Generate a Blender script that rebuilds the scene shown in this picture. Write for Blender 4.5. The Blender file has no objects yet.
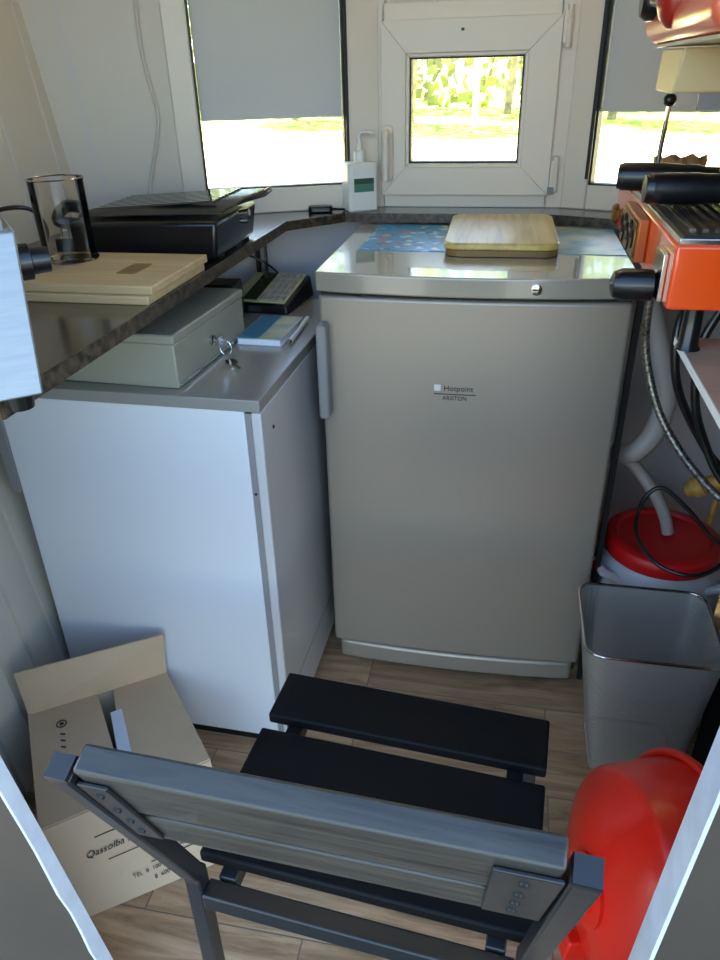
import bpy, bmesh, math, random
from mathutils import Vector, Matrix
random.seed(7)
sc = bpy.context.scene
col = sc.collection
PI = math.pi

# ---------------------------------------------------------------- materials
def newmat(name):
    m = bpy.data.materials.new(name); m.use_nodes = True
    nt = m.node_tree; b = nt.nodes['Principled BSDF']
    return m, nt, b
def lin(c):
    return tuple(((x/12.92) if x <= .04045 else ((x+.055)/1.055)**2.4) for x in c)
def mat(name, c, rough=.5, metal=0., coat=0., coatr=.05, noise=0., nscale=8., bump=0., bscale=60., spec=.5, c2=None, stretch=None, detail=4, alpha=1., trans=0., ior=1.45):
    """colour given in display sRGB 0..1; optional noise mottling between c and c2 and a noise bump"""
    m, nt, b = newmat(name)
    N = nt.nodes; L = nt.links
    lc = lin(c)
    b.inputs['Base Color'].default_value = (*lc, 1)
    b.inputs['Roughness'].default_value = rough
    b.inputs['Metallic'].default_value = metal
    b.inputs['Coat Weight'].default_value = coat
    b.inputs['Coat Roughness'].default_value = coatr
    b.inputs['Specular IOR Level'].default_value = spec
    b.inputs['Alpha'].default_value = alpha
    b.inputs['Transmission Weight'].default_value = trans
    b.inputs['IOR'].default_value = ior
    if noise > 0 or c2 is not None or bump > 0:
        tc = N.new('ShaderNodeTexCoord'); mp = N.new('ShaderNodeMapping')
        L.new(tc.outputs['Object'], mp.inputs[0])
        if stretch: mp.inputs['Scale'].default_value = stretch
    if noise > 0 or c2 is not None:
        nz = N.new('ShaderNodeTexNoise'); nz.inputs['Scale'].default_value = nscale; nz.inputs['Detail'].default_value = detail
        L.new(mp.outputs[0], nz.inputs[0])
        rp = N.new('ShaderNodeValToRGB')
        rp.color_ramp.elements[0].position = .35; rp.color_ramp.elements[1].position = .65
        if c2 is None: c2 = tuple(max(0, x*(1-noise)) for x in c)
        rp.color_ramp.elements[0].color = (*lin(c2), 1); rp.color_ramp.elements[1].color = (*lc, 1)
        L.new(nz.outputs['Fac'], rp.inputs[0]); L.new(rp.outputs[0], b.inputs['Base Color'])
    if bump > 0:
        n2 = N.new('ShaderNodeTexNoise'); n2.inputs['Scale'].default_value = bscale; n2.inputs['Detail'].default_value = 3
        L.new(mp.outputs[0], n2.inputs[0])
        bp = N.new('ShaderNodeBump'); bp.inputs['Strength'].default_value = bump; bp.inputs['Distance'].default_value = .002
        L.new(n2.outputs['Fac'], bp.inputs['Height']); L.new(bp.outputs[0], b.inputs['Normal'])
    return m

def wood(name, c1, c2, axis='x', scale=1., rough=.5, coat=0., bump=.15, spec=.5):
    m, nt, b = newmat(name); N = nt.nodes; L = nt.links
    tc = N.new('ShaderNodeTexCoord'); mp = N.new('ShaderNodeMapping'); L.new(tc.outputs['Object'], mp.inputs[0])
    s = {'x': (2, 30, 30), 'y': (30, 2, 30), 'z': (30, 30, 2)}[axis]
    mp.inputs['Scale'].default_value = tuple(v*scale for v in s)
    nz = N.new('ShaderNodeTexNoise'); nz.inputs['Scale'].default_value = 1.6; nz.inputs['Detail'].default_value = 8; nz.inputs['Roughness'].default_value = .62; nz.inputs['Distortion'].default_value = .6
    L.new(mp.outputs[0], nz.inputs[0])
    rp = N.new('ShaderNodeValToRGB'); rp.color_ramp.elements[0].position = .32; rp.color_ramp.elements[1].position = .66
    rp.color_ramp.elements[0].color = (*lin(c1), 1); rp.color_ramp.elements[1].color = (*lin(c2), 1)
    L.new(nz.outputs['Fac'], rp.inputs[0]); L.new(rp.outputs[0], b.inputs['Base Color'])
    b.inputs['Roughness'].default_value = rough; b.inputs['Coat Weight'].default_value = coat; b.inputs['Specular IOR Level'].default_value = spec
    bp = N.new('ShaderNodeBump'); bp.inputs['Strength'].default_value = bump; bp.inputs['Distance'].default_value = .001
    L.new(nz.outputs['Fac'], bp.inputs['Height']); L.new(bp.outputs[0], b.inputs['Normal'])
    return m

def floor_mat():
    m, nt, b = newmat('laminate_planks'); N = nt.nodes; L = nt.links
    tc = N.new('ShaderNodeTexCoord')
    br = N.new('ShaderNodeTexBrick')
    mpb = N.new('ShaderNodeMapping'); mpb.inputs['Location'].default_value = (.23, .035, 0)
    L.new(tc.outputs['Object'], mpb.inputs[0]); L.new(mpb.outputs[0], br.inputs[0])
    br.inputs['Scale'].default_value = 1; br.inputs['Brick Width'].default_value = .62; br.inputs['Row Height'].default_value = .105
    br.inputs['Mortar Size'].default_value = .0012; br.offset = .41
    br.inputs['Color1'].default_value = (0, 0, 0, 1); br.inputs['Color2'].default_value = (1, 1, 1, 1); br.inputs['Mortar'].default_value = (.5, .5, .5, 1)
    mp = N.new('ShaderNodeMapping'); mp.inputs['Scale'].default_value = (3, 26, 1)
    L.new(tc.outputs['Object'], mp.inputs[0])
    ad = N.new('ShaderNodeVectorMath'); ad.operation = 'MULTIPLY_ADD'
    L.new(br.outputs['Color'], ad.inputs[0]); ad.inputs[1].default_value = (7, 3, 5); L.new(mp.outputs[0], ad.inputs[2])
    nz = N.new('ShaderNodeTexNoise'); nz.inputs['Scale'].default_value = 1.3; nz.inputs['Detail'].default_value = 9; nz.inputs['Roughness'].default_value = .65; nz.inputs['Distortion'].default_value = 1.4
    L.new(ad.outputs[0], nz.inputs[0])
    rp = N.new('ShaderNodeValToRGB'); e = rp.color_ramp.elements
    e[0].position = .28; e[0].color = (*lin((.50, .38, .27)), 1); e[1].position = .72; e[1].color = (*lin((.90, .76, .59)), 1)
    k = rp.color_ramp.elements.new(.5); k.color = (*lin((.77, .62, .46)), 1)
    L.new(nz.outputs['Fac'], rp.inputs[0])
    # per plank tone
    mx = N.new('ShaderNodeMix'); mx.data_type = 'RGBA'; mx.blend_type = 'MULTIPLY'; mx.inputs[0].default_value = 1
    rp2 = N.new('ShaderNodeValToRGB'); rp2.color_ramp.elements[0].color = (.72, .70, .68, 1); rp2.color_ramp.elements[1].color = (1, 1, 1, 1)
    L.new(br.outputs['Color'], rp2.inputs[0]); L.new(rp.outputs[0], mx.inputs[6]); L.new(rp2.outputs[0], mx.inputs[7])
    mx2 = N.new('ShaderNodeMix'); mx2.data_type = 'RGBA'; L.new(br.outputs['Fac'], mx2.inputs[0]); L.new(mx.outputs[2], mx2.inputs[6]); mx2.inputs[7].default_value = (.20, .15, .10, 1)
    L.new(mx2.outputs[2], b.inputs['Base Color']); b.inputs['Roughness'].default_value = .42
    bp = N.new('ShaderNodeBump'); bp.inputs['Strength'].default_value = .15; bp.inputs['Distance'].default_value = .001; L.new(nz.outputs['Fac'], bp.inputs['Height']); L.new(bp.outputs[0], b.inputs['Normal'])
    return m

def mesh_metal():
    """perforated sheet: round holes are see-through"""
    m, nt, b = newmat('perforated_steel'); N = nt.nodes; L = nt.links
    b.inputs['Base Color'].default_value = (*lin((.74, .73, .70)), 1); b.inputs['Metallic'].default_value = .5; b.inputs['Roughness'].default_value = .38
    tc = N.new('ShaderNodeTexCoord'); sp = N.new('ShaderNodeSeparateXYZ'); L.new(tc.outputs['Object'], sp.inputs[0])
    def M(op, a, bb=None):
        n = N.new('ShaderNodeMath'); n.operation = op
        for i, v in enumerate((a, bb)):
            if v is None: continue
            if isinstance(v, (int, float)): n.inputs[i].default_value = v
            else: L.new(v, n.inputs[i])
        return n.outputs[0]
    k = 2*PI/.0042
    h = M('ADD', sp.outputs[0], sp.outputs[1])
    s1 = M('SINE', M('MULTIPLY', h, k)); s2 = M('SINE', M('MULTIPLY', sp.outputs[2], k))
    hole = M('GREATER_THAN', M('MULTIPLY', s1, s2), .38)
    tr = N.new('ShaderNodeBsdfTransparent'); mx = N.new('ShaderNodeMixShader'); out = N['Material Output']
    L.new(hole, mx.inputs[0]); L.new(b.outputs[0], mx.inputs[1]); L.new(tr.outputs[0], mx.inputs[2]); L.new(mx.outputs[0], out.inputs[0])
    return m

def glass_mat(name, tint=(1, 1, 1), rough=0., fres=1.5, extra=0.):
    m, nt, b = newmat(name); N = nt.nodes; L = nt.links; N.remove(b)
    tr = N.new('ShaderNodeBsdfTransparent'); tr.inputs[0].default_value = (*tint, 1)
    gl = N.new('ShaderNodeBsdfGlossy'); gl.inputs['Roughness'].default_value = rough
    fr = N.new('ShaderNodeFresnel'); fr.inputs[0].default_value = fres
    f = fr.outputs[0]
    if extra:
        ad = N.new('ShaderNodeMath'); ad.operation = 'ADD'; L.new(f, ad.inputs[0]); ad.inputs[1].default_value = extra; f = ad.outputs[0]
    mx = N.new('ShaderNodeMixShader'); L.new(f, mx.inputs[0]); L.new(tr.outputs[0], mx.inputs[1]); L.new(gl.outputs[0], mx.inputs[2])
    L.new(mx.outputs[0], N['Material Output'].inputs[0])
    return m

def poster_mat():
    """faded blue printed sheet with blotches of white, red and dark print, blending to pale yellow-white on the right"""
    m, nt, b = newmat('printed_sheet'); N = nt.nodes; L = nt.links
    tc = N.new('ShaderNodeTexCoord'); sp = N.new('ShaderNodeSeparateXYZ'); L.new(tc.outputs['Object'], sp.inputs[0])
    vo = N.new('ShaderNodeTexVoronoi'); vo.inputs['Scale'].default_value = 75; L.new(tc.outputs['Object'], vo.inputs[0])
    r1 = N.new('ShaderNodeValToRGB'); r1.color_ramp.interpolation = 'CONSTANT'
    e = r1.color_ramp.elements; e[0].position = 0; e[0].color = (*lin((.12, .56, .76)), 1); e[1].position = .45; e[1].color = (*lin((.18, .62, .80)), 1)
    for p, c in ((.70, (.66, .82, .90)), (.80, (.78, .40, .34)), (.85, (.12, .38, .62)), (.95, (.86, .84, .62))):
        k = e.new(p); k.color = (*lin(c), 1)
    sc_ = N.new('ShaderNodeSeparateColor'); L.new(vo.outputs['Color'], sc_.inputs[0]); L.new(sc_.outputs[0], r1.inputs[0])
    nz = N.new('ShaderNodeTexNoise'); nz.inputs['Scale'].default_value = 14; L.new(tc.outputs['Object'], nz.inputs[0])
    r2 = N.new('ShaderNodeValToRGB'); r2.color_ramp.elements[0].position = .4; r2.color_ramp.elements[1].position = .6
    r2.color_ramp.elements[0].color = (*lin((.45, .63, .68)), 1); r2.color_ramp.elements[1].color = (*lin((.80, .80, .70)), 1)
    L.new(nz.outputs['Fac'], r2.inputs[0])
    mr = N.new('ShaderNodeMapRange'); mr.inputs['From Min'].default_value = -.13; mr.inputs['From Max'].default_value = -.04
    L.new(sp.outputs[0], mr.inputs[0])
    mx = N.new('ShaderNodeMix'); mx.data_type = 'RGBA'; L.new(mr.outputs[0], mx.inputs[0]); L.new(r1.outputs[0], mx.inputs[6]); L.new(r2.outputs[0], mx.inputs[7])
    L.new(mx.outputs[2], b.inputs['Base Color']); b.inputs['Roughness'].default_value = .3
    b.inputs['Coat Weight'].default_value = .5; b.inputs['Coat Roughness'].default_value = .15
    return m

M = dict(
    wall=mat('white_pvc_wall', (.80, .765, .70), .45, bump=.03),
    wallback=mat('grey_white_panel', (.78, .76, .76), .5),
    frame=mat('white_pvc_frame', (.87, .83, .76), .35),
    gasket=mat('black_gasket', (.10, .10, .09), .5),
    brown=mat('brown_cladding', (.31, .275, .235), .5, noise=.12, nscale=5),
    edge=mat('white_edge_trim', (.86, .88, .90), .5, noise=.06, nscale=30, bump=.3),
    ceil=mat('white_ceiling_panel', (.82, .82, .80), .6),
    floor=floor_mat(),
    ground=mat('pale_pavement', (.88, .82, .66), .9, noise=.08, nscale=.8),
    grass=mat('sunlit_grass', (.74, .78, .28), .9, c2=(.60, .68, .20), nscale=.7),
    blind=mat('grey_roller_blind', (.80, .80, .78), .8, bump=.1, bscale=400),
    counter=mat('dark_brown_worktop', (.235, .20, .16), .22, noise=.35, nscale=180, coat=.6, coatr=.12, c2=(.12, .10, .08)),
    counter_edge=mat('speckled_worktop_edge', (.36, .31, .24), .4, c2=(.13, .11, .09), nscale=90),
    fridge=mat('silver_paint', (.64, .60, .54), .40, metal=.45, coat=.25, coatr=.3),
    fridgelid=mat('silver_lid', (.68, .65, .58), .22, metal=.3, coat=1, coatr=.05),
    fridgeside=mat('grey_fridge_side', (.30, .29, .28), .5, metal=.3),
    dark=mat('black_shadow_gap', (.05, .05, .05), .6),
    cabwhite=mat('white_enamel', (.88, .89, .90), .28, coat=.3, coatr=.15),
    cabdoor=mat('white_enamel_door', (.80, .79, .78), .3, coat=.4, coatr=.1),
    cabtop=mat('grey_laminate_top', (.57, .56, .53), .24, coat=.5, coatr=.12),
    cabgrey=mat('grey_plastic_trim', (.55, .54, .53), .5),
    cash=mat('beige_grey_enamel', (.60, .60, .54), .42, bump=.08, bscale=300),
    steel=mat('chrome', (.80, .79, .76), .18, metal=1),
    brushed=mat('brushed_steel', (.60, .62, .63), .5, metal=.7, noise=.05, nscale=20, stretch=(1, 1, 12)),
    blackp=mat('black_plastic', (.055, .055, .06), .35, coat=.3),
    blackmatte=mat('black_matte_plastic', (.06, .06, .06), .6),
    blacksteel=mat('black_powder_coated_steel', (.12, .125, .13), .38, bump=.08, bscale=200, coat=.3, coatr=.25),
    slat=wood('black_stained_slat', (.012, .015, .022), (.035, .04, .05), 'x', 1.2, .65, .0, .3, spec=.2),
    backslat=wood('grey_black_stained_board', (.115, .11, .10), (.28, .275, .25), 'x', 1.4, .42, .1, .6),
    boardw=wood('light_beech', (.70, .60, .43), (.80, .70, .53), 'x', .8, .5),
    bamboo=wood('pale_bamboo', (.70, .58, .30), (.86, .76, .44), 'y', 1.2, .35, .4),
    bamboodark=wood('cut_bamboo_edge', (.42, .32, .15), (.55, .43, .22), 'x', 1., .5),
    shelf=wood('pale_oak_laminate', (.60, .50, .42), (.72, .61, .51), 'x', .5, .45),
    whiteedge=mat('white_laminate_edge', (.88, .86, .82), .5),
    orange=mat('orange_enamel', (.93, .31, .06), .25, coat=.8, coatr=.06),
    red=mat('red_plastic', (.90, .13, .05), .35, coat=.3, coatr=.15),
    redlid=mat('dark_red_plastic', (.76, .07, .08), .4),
    redcap=mat('deep_red_cap', (.62, .14, .08), .3),  # plain deep red of the round cap
    cream=mat('cream_plastic', (.86, .78, .58), .4),
    bronze=mat('aged_bronze', (.60, .48, .26), .42, metal=.8, c2=(.28, .20, .10), nscale=60),
    barrel=mat('milky_white_plastic', (.80, .77, .74), .4, trans=.0),
    perf=mesh_metal(),
    hose=mat('grey_corrugated_hose', (.62, .59, .56), .45),
    braid=mat('steel_braided_hose', (.60, .57, .52), .35, metal=.8, c2=(.25, .23, .21), nscale=220, stretch=(1, 1, 1)),
    yellow=mat('yellowed_plastic', (.80, .62, .30), .45, noise=.3, nscale=40),
    card=mat('corrugated_cardboard', (.82, .71, .58), .85, noise=.05, nscale=6, bump=.15, bscale=90),
    cardedge=mat('cardboard_raw_edge', (.50, .42, .33), .9, c2=(.35, .28, .2), nscale=200),
    ink=mat('dark_print', (.20, .18, .18), .7),
    paper=mat('white_paper', (.86, .88, .93), .6),
    bag=mat('clear_grey_film', (.50, .52, .55), .12, alpha=.55, coat=1, bump=1., bscale=25),
    teal=mat('teal_film', (.12, .27, .30), .3, coat=.5, noise=.5, nscale=30, bump=.8, bscale=40),
    bottle=mat('white_hdpe', (.88, .88, .85), .35),
    green=mat('green_label', (.28, .50, .42), .5),
    darkgreen=mat('dark_green_label', (.20, .30, .25), .5),
    blue=mat('blue_cover', (.22, .48, .62), .35),
    pagec=mat('pale_yellow_cover', (.74, .76, .62), .4, c2=(.50, .62, .64), nscale=25),
    calcg=mat('grey_green_keypad', (.66, .66, .52), .4),
    screen=mat('lcd_screen', (.20, .21, .15), .15, coat=1),
    glass=glass_mat('window_glass', (.97, .98, .97)),
    cupglass=glass_mat('smoky_glass', (.965, .96, .95), .02, 1.3),
    acrylic=glass_mat('scratched_acrylic', (.80, .82, .84), .2, 1.5, .22),
    kraft=mat('kraft_paper', (.66, .53, .36), .8, noise=.12, nscale=30),
    copper=mat('brown_wood_stick', (.50, .26, .14), .5),
    cord=mat('white_cable', (.80, .78, .74), .5),
    bark=mat('tree_bark', (.66, .60, .46), .9, noise=.3, nscale=4),
    leaf=mat('sunlit_leaves', (.78, .78, .16), .7, c2=(.56, .62, .10), nscale=1.2),
    leaf2=mat('darker_leaves', (.66, .68, .16), .7, c2=(.46, .52, .10), nscale=1.2),
    pole=mat('painted_pole', (.85, .85, .84), .5),
    screw=mat('dark_screw', (.2, .2, .2), .4, metal=.8),
)

# ---------------------------------------------------------------- mesh helpers
class MB:
    def __init__(s): s.bm = bmesh.new()
    def _add(s, verts, faces, mtx=None):
        vs = [s.bm.verts.new((mtx @ Vector(v)) if mtx else Vector(v)) for v in verts]
        for f in faces:
            try: s.bm.faces.new([vs[i] for i in f])
            except ValueError: pass
        return s
    def box(s, x0, x1, y0, y1, z0, z1, mtx=None):
        v = [(x, y, z) for z in (z0, z1) for y in (y0, y1) for x in (x0, x1)]
        return s._add(v, [(0, 2, 3, 1), (4, 5, 7, 6), (0, 1, 5, 4), (2, 6, 7, 3), (0, 4, 6, 2), (1, 3, 7, 5)], mtx)
    def hexa(s, b4, t4):
        v = list(b4)+list(t4)
        return s._add(v, [(3, 2, 1, 0), (4, 5, 6, 7), (0, 1, 5, 4), (1, 2, 6, 5), (2, 3, 7, 6), (3, 0, 4, 7)])
    def prism(s, poly, z0, z1, mtx=None):
        n = len(poly)
        v = [(p[0], p[1], z0) for p in poly]+[(p[0], p[1], z1) for p in poly]
        f = [tuple(range(n))[::-1], tuple(range(n, 2*n))]+[(i, (i+1) % n, n+(i+1) % n, n+i) for i in range(n)]
        return s._add(v, f, mtx)
    def tube(s, pts, r, n=10, cap=True, ridges=None):
        pts = [Vector(p) for p in pts]; rs = r if isinstance(r, (list, tuple)) else [r]*len(pts)
        rings = []; up = None
        for i, p in enumerate(pts):
            a = pts[max(0, i-1)]; b = pts[min(len(pts)-1, i+1)]
            t = (b-a).normalized()
            if up is None:
                up = Vector((0, 0, 1)) if abs(t.z) < .9 else Vector((1, 0, 0))
            u = t.cross(up)
            if u.length < 1e-6: u = t.orthogonal()
            u.normalize(); w = u.cross(t).normalized(); up = w
            rings.append([s.bm.verts.new(p+(u*math.cos(2*PI*k/n)+w*math.sin(2*PI*k/n))*rs[i]) for k in range(n)])
        for a, b in zip(rings, rings[1:]):
            for k in range(n): s.bm.faces.new((a[k], a[(k+1) % n], b[(k+1) % n], b[k]))
        if cap:
            s.bm.faces.new(rings[0][::-1]); s.bm.faces.new(rings[-1])
        return s
    def bar(s, p, q, w, h=None, up=(0, 0, 1)):
        """rectangular bar from p to q"""
        h = h or w; p = Vector(p); q = Vector(q); t = (q-p).normalized()
        u = t.cross(Vector(up))
        if u.length < 1e-4: u = t.cross(Vector((1, 0, 0)))
        u.normalize(); v = u.cross(t).normalized()
        c = [u*w/2+v*h/2, -u*w/2+v*h/2, -u*w/2-v*h/2, u*w/2-v*h/2]
        return s.hexa([p+k for k in c], [q+k for k in c])
    def lathe(s, prof, n=32, mtx=None, cap0=True, cap1=True, seg=None):
        rings = []
        for r, z in prof:
            ring = []
            for k in range(n):
                v = Vector((r*math.cos(2*PI*k/n), r*math.sin(2*PI*k/n), z))
                ring.append(s.bm.verts.new(mtx @ v if mtx else v))
            rings.append(ring)
        for a, b in zip(rings, rings[1:]):
            for k in range(n): s.bm.faces.new((a[k], a[(k+1) % n], b[(k+1) % n], b[k]))
        if cap0: s.bm.faces.new(rings[0][::-1])
        if cap1: s.bm.faces.new(rings[-1])
        return s
    def loft(s, loops, closed_ends=(True, True)):
        rings = [[s.bm.verts.new(Vector(p)) for p in lp] for lp in loops]
        n = len(rings[0])
        for a, b in zip(rings, rings[1:]):
            for k in range(n): s.bm.faces.new((a[k], a[(k+1) % n], b[(k+1) % n], b[k]))
        if closed_ends[0]: s.bm.faces.new(rings[0][::-1])
        if closed_ends[1]: s.bm.faces.new(rings[-1])
        return s
    def ico(s, c, r, sub=1, jit=0., sq=(1, 1, 1)):
        g = bmesh.ops.create_icosphere(s.bm, subdivisions=sub, radius=1)
        for v in g['verts']:
            k = 1+random.uniform(-jit, jit)
            v.co = Vector((v.co.x*sq[0], v.co.y*sq[1], v.co.z*sq[2]))*r*k+Vector(c)
        return s

def put(name, mb, m, parent=None, bevel=0., smooth=False, seg=2, solid=0.):
    me = bpy.data.meshes.new(name)
    bmesh.ops.recalc_face_normals(mb.bm, faces=mb.bm.faces)
    mb.bm.to_mesh(me); mb.bm.free()
    me.materials.append(m)
    if smooth:
        for p in me.polygons: p.use_smooth = True
    o = bpy.data.objects.new(name, me); col.objects.link(o)
    if parent is not None: o.parent = parent
    if solid:
        md = o.modifiers.new('solid', 'SOLIDIFY'); md.thickness = solid; md.offset = -1
    if bevel:
        md = o.modifiers.new('bevel', 'BEVEL'); md.width = bevel; md.segments = seg; md.limit_method = 'ANGLE'; md.angle_limit = math.radians(35)
        md.harden_normals = False
        for p in me.polygons: p.use_smooth = True
        bm = bmesh.new(); bm.from_mesh(me)
        for e in bm.edges:
            if len(e.link_faces) == 2 and e.calc_face_angle(0) > math.radians(35): e.smooth = False
        bm.to_mesh(me); bm.free()
    elif smooth:
        bm = bmesh.new(); bm.from_mesh(me)
        for e in bm.edges:
            if len(e.link_faces) == 2 and e.calc_face_angle(0) > math.radians(45): e.smooth = False
        bm.to_mesh(me); bm.free()
    return o
def struct(name, mb, m, parent=None, **k):
    o = put(name, mb, m, parent, **k)
    if parent is None: o['kind'] = 'structure'
    return o
def tag(o, label, cat, group=None):
    o['label'] = label; o['category'] = cat
    if group: o['group'] = group
    return o
def thing(name, label, cat, loc=(0, 0, 0), rz=0., group=None, rot=None):
    o = bpy.data.objects.new(name, None); col.objects.link(o); o.location = loc
    o.rotation_euler = rot if rot else (0, 0, rz); o.empty_display_size = .05
    return tag(o, label, cat, group)
def catmull(pts, k=8):
    P = [Vector(p) for p in pts]; P = [P[0]*2-P[1]]+P+[P[-1]*2-P[-2]]; out = []
    for i in range(1, len(P)-2):
        for j in range(k):
            t = j/k; a, b, c, d = P[i-1:i+3]
            out.append(.5*((2*b)+(-a+c)*t+(2*a-5*b+4*c-d)*t*t+(-a+3*b-3*c+d)*t**3))
    out.append(P[-2]); return out
def circ(c, r, n=24, ax='z'):
    return [(c[0]+r*math.cos(2*PI*k/n), c[1]+r*math.sin(2*PI*k/n)) for k in range(n)]
def rrect(x0, x1, y0, y1, r, n=5):
    out = []
    for cx, cy, a0 in ((x1-r, y1-r, 0), (x0+r, y1-r, 90), (x0+r, y0+r, 180), (x1-r, y0+r, 270)):
        for k in range(n+1):
            a = math.radians(a0+90*k/n); out.append((cx+r*math.cos(a), cy+r*math.sin(a)))
    return out
def text(name, s, size, m, parent, mtx, depth=.0004, shear=0., bold=0.):
    cu = bpy.data.curves.new(name, 'FONT'); cu.body = s; cu.size = size; cu.extrude = depth; cu.shear = shear; cu.offset = bold
    cu.align_x = 'CENTER'; cu.align_y = 'CENTER'
    t = bpy.data.objects.new(name+'_tmp', cu); col.objects.link(t)
    bpy.context.view_layer.update()
    dg = bpy.context.evaluated_depsgraph_get()
    me = bpy.data.meshes.new_from_object(t.evaluated_get(dg)); me.transform(mtx)
    bpy.data.objects.remove(t); bpy.data.curves.remove(cu)
    me.materials.clear(); me.materials.append(m); me.name = name
    o = bpy.data.objects.new(name, me); col.objects.link(o); o.parent = parent
    return o
def frame_mtx(origin, xa, ya):
    xa = Vector(xa).normalized(); ya = Vector(ya); ya = (ya-xa*ya.dot(xa)).normalized(); za = xa.cross(ya)
    m = Matrix.Identity(4)
    for i in range(3):
        m[i][0] = xa[i]; m[i][1] = ya[i]; m[i][2] = za[i]; m[i][3] = origin[i]
    return m

# ================================================================= THE SETTING
ANG = math.radians(22); CA, SA = math.cos(ANG), math.sin(ANG)
AX, AY = -.30, 1.70           # corner between left and centre windows
BX, BY = .105, 1.70           # corner between centre and right windows
ZC = .87                      # worktop height
LEAN = .10
def L(t, off=0., z=0.):       # point on the left bay, t along it, off = towards the room
    return (AX-CA*t+SA*off, AY-SA*t-CA*off, z)
def R(t, off=0., z=0.):
    return (BX+CA*t-SA*off, BY-SA*t-CA*off, z)
HT = 1.95
# floor
struct('floor', MB().prism([(-.80, .30), (.56, .30), (.56, 1.45), (BX+.03, 1.74), (AX-.03, 1.74), (-.80, 1.55)], -.03, 0), M['floor'])
# leaning side walls with vertical grooves
def side_wall(name, x0, sgn, y0, y1, grooves):
    mb = MB(); ys = [y0]
    w = .0042; d = .006
    prof = [(y0, 0)]
    for g in sorted(grooves): prof += [(g-w, 0), (g-w*.4, d), (g+w*.4, d), (g+w, 0)]
    prof.append((y1, 0))
    def P(y, off, z): return (x0+sgn*(LEAN*z+off), y, z)
    lo = [P(y, o, -.03) for y, o in prof]; hi = [P(y, o, HT) for y, o in prof]
    lo += [P(y1, .05, -.03), P(y0, .05, -.03)]; hi += [P(y1, .05, HT), P(y0, .05, HT)]
    mb.loft([lo, hi])
    return struct(name, mb, M['wall'])
side_wall('wall_left', -.79, -1, .485, 1.56, [.60, .675, .75, .82, .885, .955, 1.05, 1.16, 1.29, 1.425])
side_wall('wall_right', .515, 1, .485, 1.60, [.60, .70, .80, .90, 1.0, 1.10, 1.20, 1.30, 1.40])
# wall below the windows (three facets), above the windows
def facet(mb, f, t0, t1, z0, z1, o0=-.06, o1=0.):
    mb.hexa([f(t0, o1, z0), f(t1, o1, z0), f(t1, o0, z0), f(t0, o0, z0)], [f(t0, o1, z1), f(t1, o1, z1), f(t1, o0, z1), f(t0, o0, z1)])
def Cc(t, off=0., z=0.): return (AX+t, AY-off, z)
CW = BX-AX
mb = MB(); facet(mb, L, 0, .70, -.03, ZC-.0003); facet(mb, Cc, 0, CW, -.03, ZC-.0003); facet(mb, R, 0, .62, -.03, ZC-.0003)
struct('wall_back', mb, M['wallback'])
mb = MB(); facet(mb, L, .415, .70, ZC-.03, HT)
wbl = struct('wall_back_left', mb, M['wall'])
mb = MB()
for a_, b_ in ((.566, .612),):
    mb.hexa([L(a_, .001, ZC), L(a_+.004, .001, ZC), L(a_+.004, -.001, ZC), L(a_, -.001, ZC)], [L(b_, .001, HT*.7), L(b_+.004, .001, HT*.7), L(b_+.004, -.001, HT*.7), L(b_, -.001, HT*.7)])
put('panel_joint', mb, M['wallback'], wbl)
mb = MB(); facet(mb, R, .42, .62, ZC-.03, HT)
struct('wall_back_right', mb, M['wall'])
# ceiling; unseen overhang added to keep the sun out of the windows
struct('ceiling', MB().prism([(-1.25, .25), (1.0, .25), (1.0, 1.7), (.35, 2.1), (-.55, 2.1), (-1.25, 1.7)], HT, HT+.06), M['ceil'])
# front wall either side of the doorway (brown outside, pale edge strip facing the opening)
def jamb(name, xf, slope, far, th, y0, sgn, wavy=0.):
    def xi(z): return xf+slope*z
    mb = MB()
    z0, z1 = -.4, HT
    mb.hexa([(xi(z0), y0, z0), (far, y0, z0), (far, y0+th, z0), (xi(z0), y0+th, z0)], [(xi(z1), y0, z1), (far, y0, z1), (far, y0+th, z1), (xi(z1), y0+th, z1)])
    o = struct(name, mb, M['brown'])
    mb = MB(); n = 60; ring = []
    for i in range(n+1):
        z = z0+.02+(z1-z0-.04)*i/n; x = xi(z); wv = wavy*(math.sin(i*1.7)+.6*math.sin(i*3.9+1))
        ring.append([(x-sgn*.001, y0-.0015+wv, z), (x+sgn*.003, y0-.0015+wv, z), (x+sgn*.003, y0+th+.002, z), (x-sgn*.001, y0+th+.002, z)])
    mb.loft(ring)
    put('edge_strip', mb, M['edge'], o)
    return o
jamb('wall_front_left', -.437, -.150, -1.08, .016, .45, 1, .0012)
jamb('wall_front_right', .168, .058, .80, .036, .45, -1)
struct('wall_front_top', MB().box(-.92, .45, .45, .49, 1.60, HT), M['brown'])  # unseen lintel, set low to hold back sky light from the doorway

# ---- windows
def bar_on(mb, f, t0, t1, z0, z1, o0, o1):
    facet(mb, f, t0, t1, z0, z1, o0, o1)
def fixed_window(name, f, g0, g1, t0, t1, zb, zt, ztop):
    mb = MB()
    facet(mb, f, t0, g0, ZC, ztop, -.05, .004); facet(mb, f, g1, t1, ZC, ztop, -.05, .004)
    facet(mb, f, g0, g1, ZC, zb, -.05, .004); facet(mb, f, g0, g1, zt, ztop, -.05, .004)
    o = struct(name, mb, M['frame'], bevel=.003)
    mb = MB()
    g = .005
    facet(mb, f, g0, g0+g, zb, zt, -.028, -.002); facet(mb, f, g1-g, g1, zb, zt, -.028, -.002)
    facet(mb, f, g0, g1, zb, zb+.003, -.028, -.002); facet(mb, f, g0, g1, zt-g, zt, -.028, -.002)
    put('gasket', mb, M['gasket'], o)
    mb = MB(); facet(mb, f, g0, g1, zb, zt, -.024, -.020); put('pane', mb, M['glass'], o)
    return o
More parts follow.
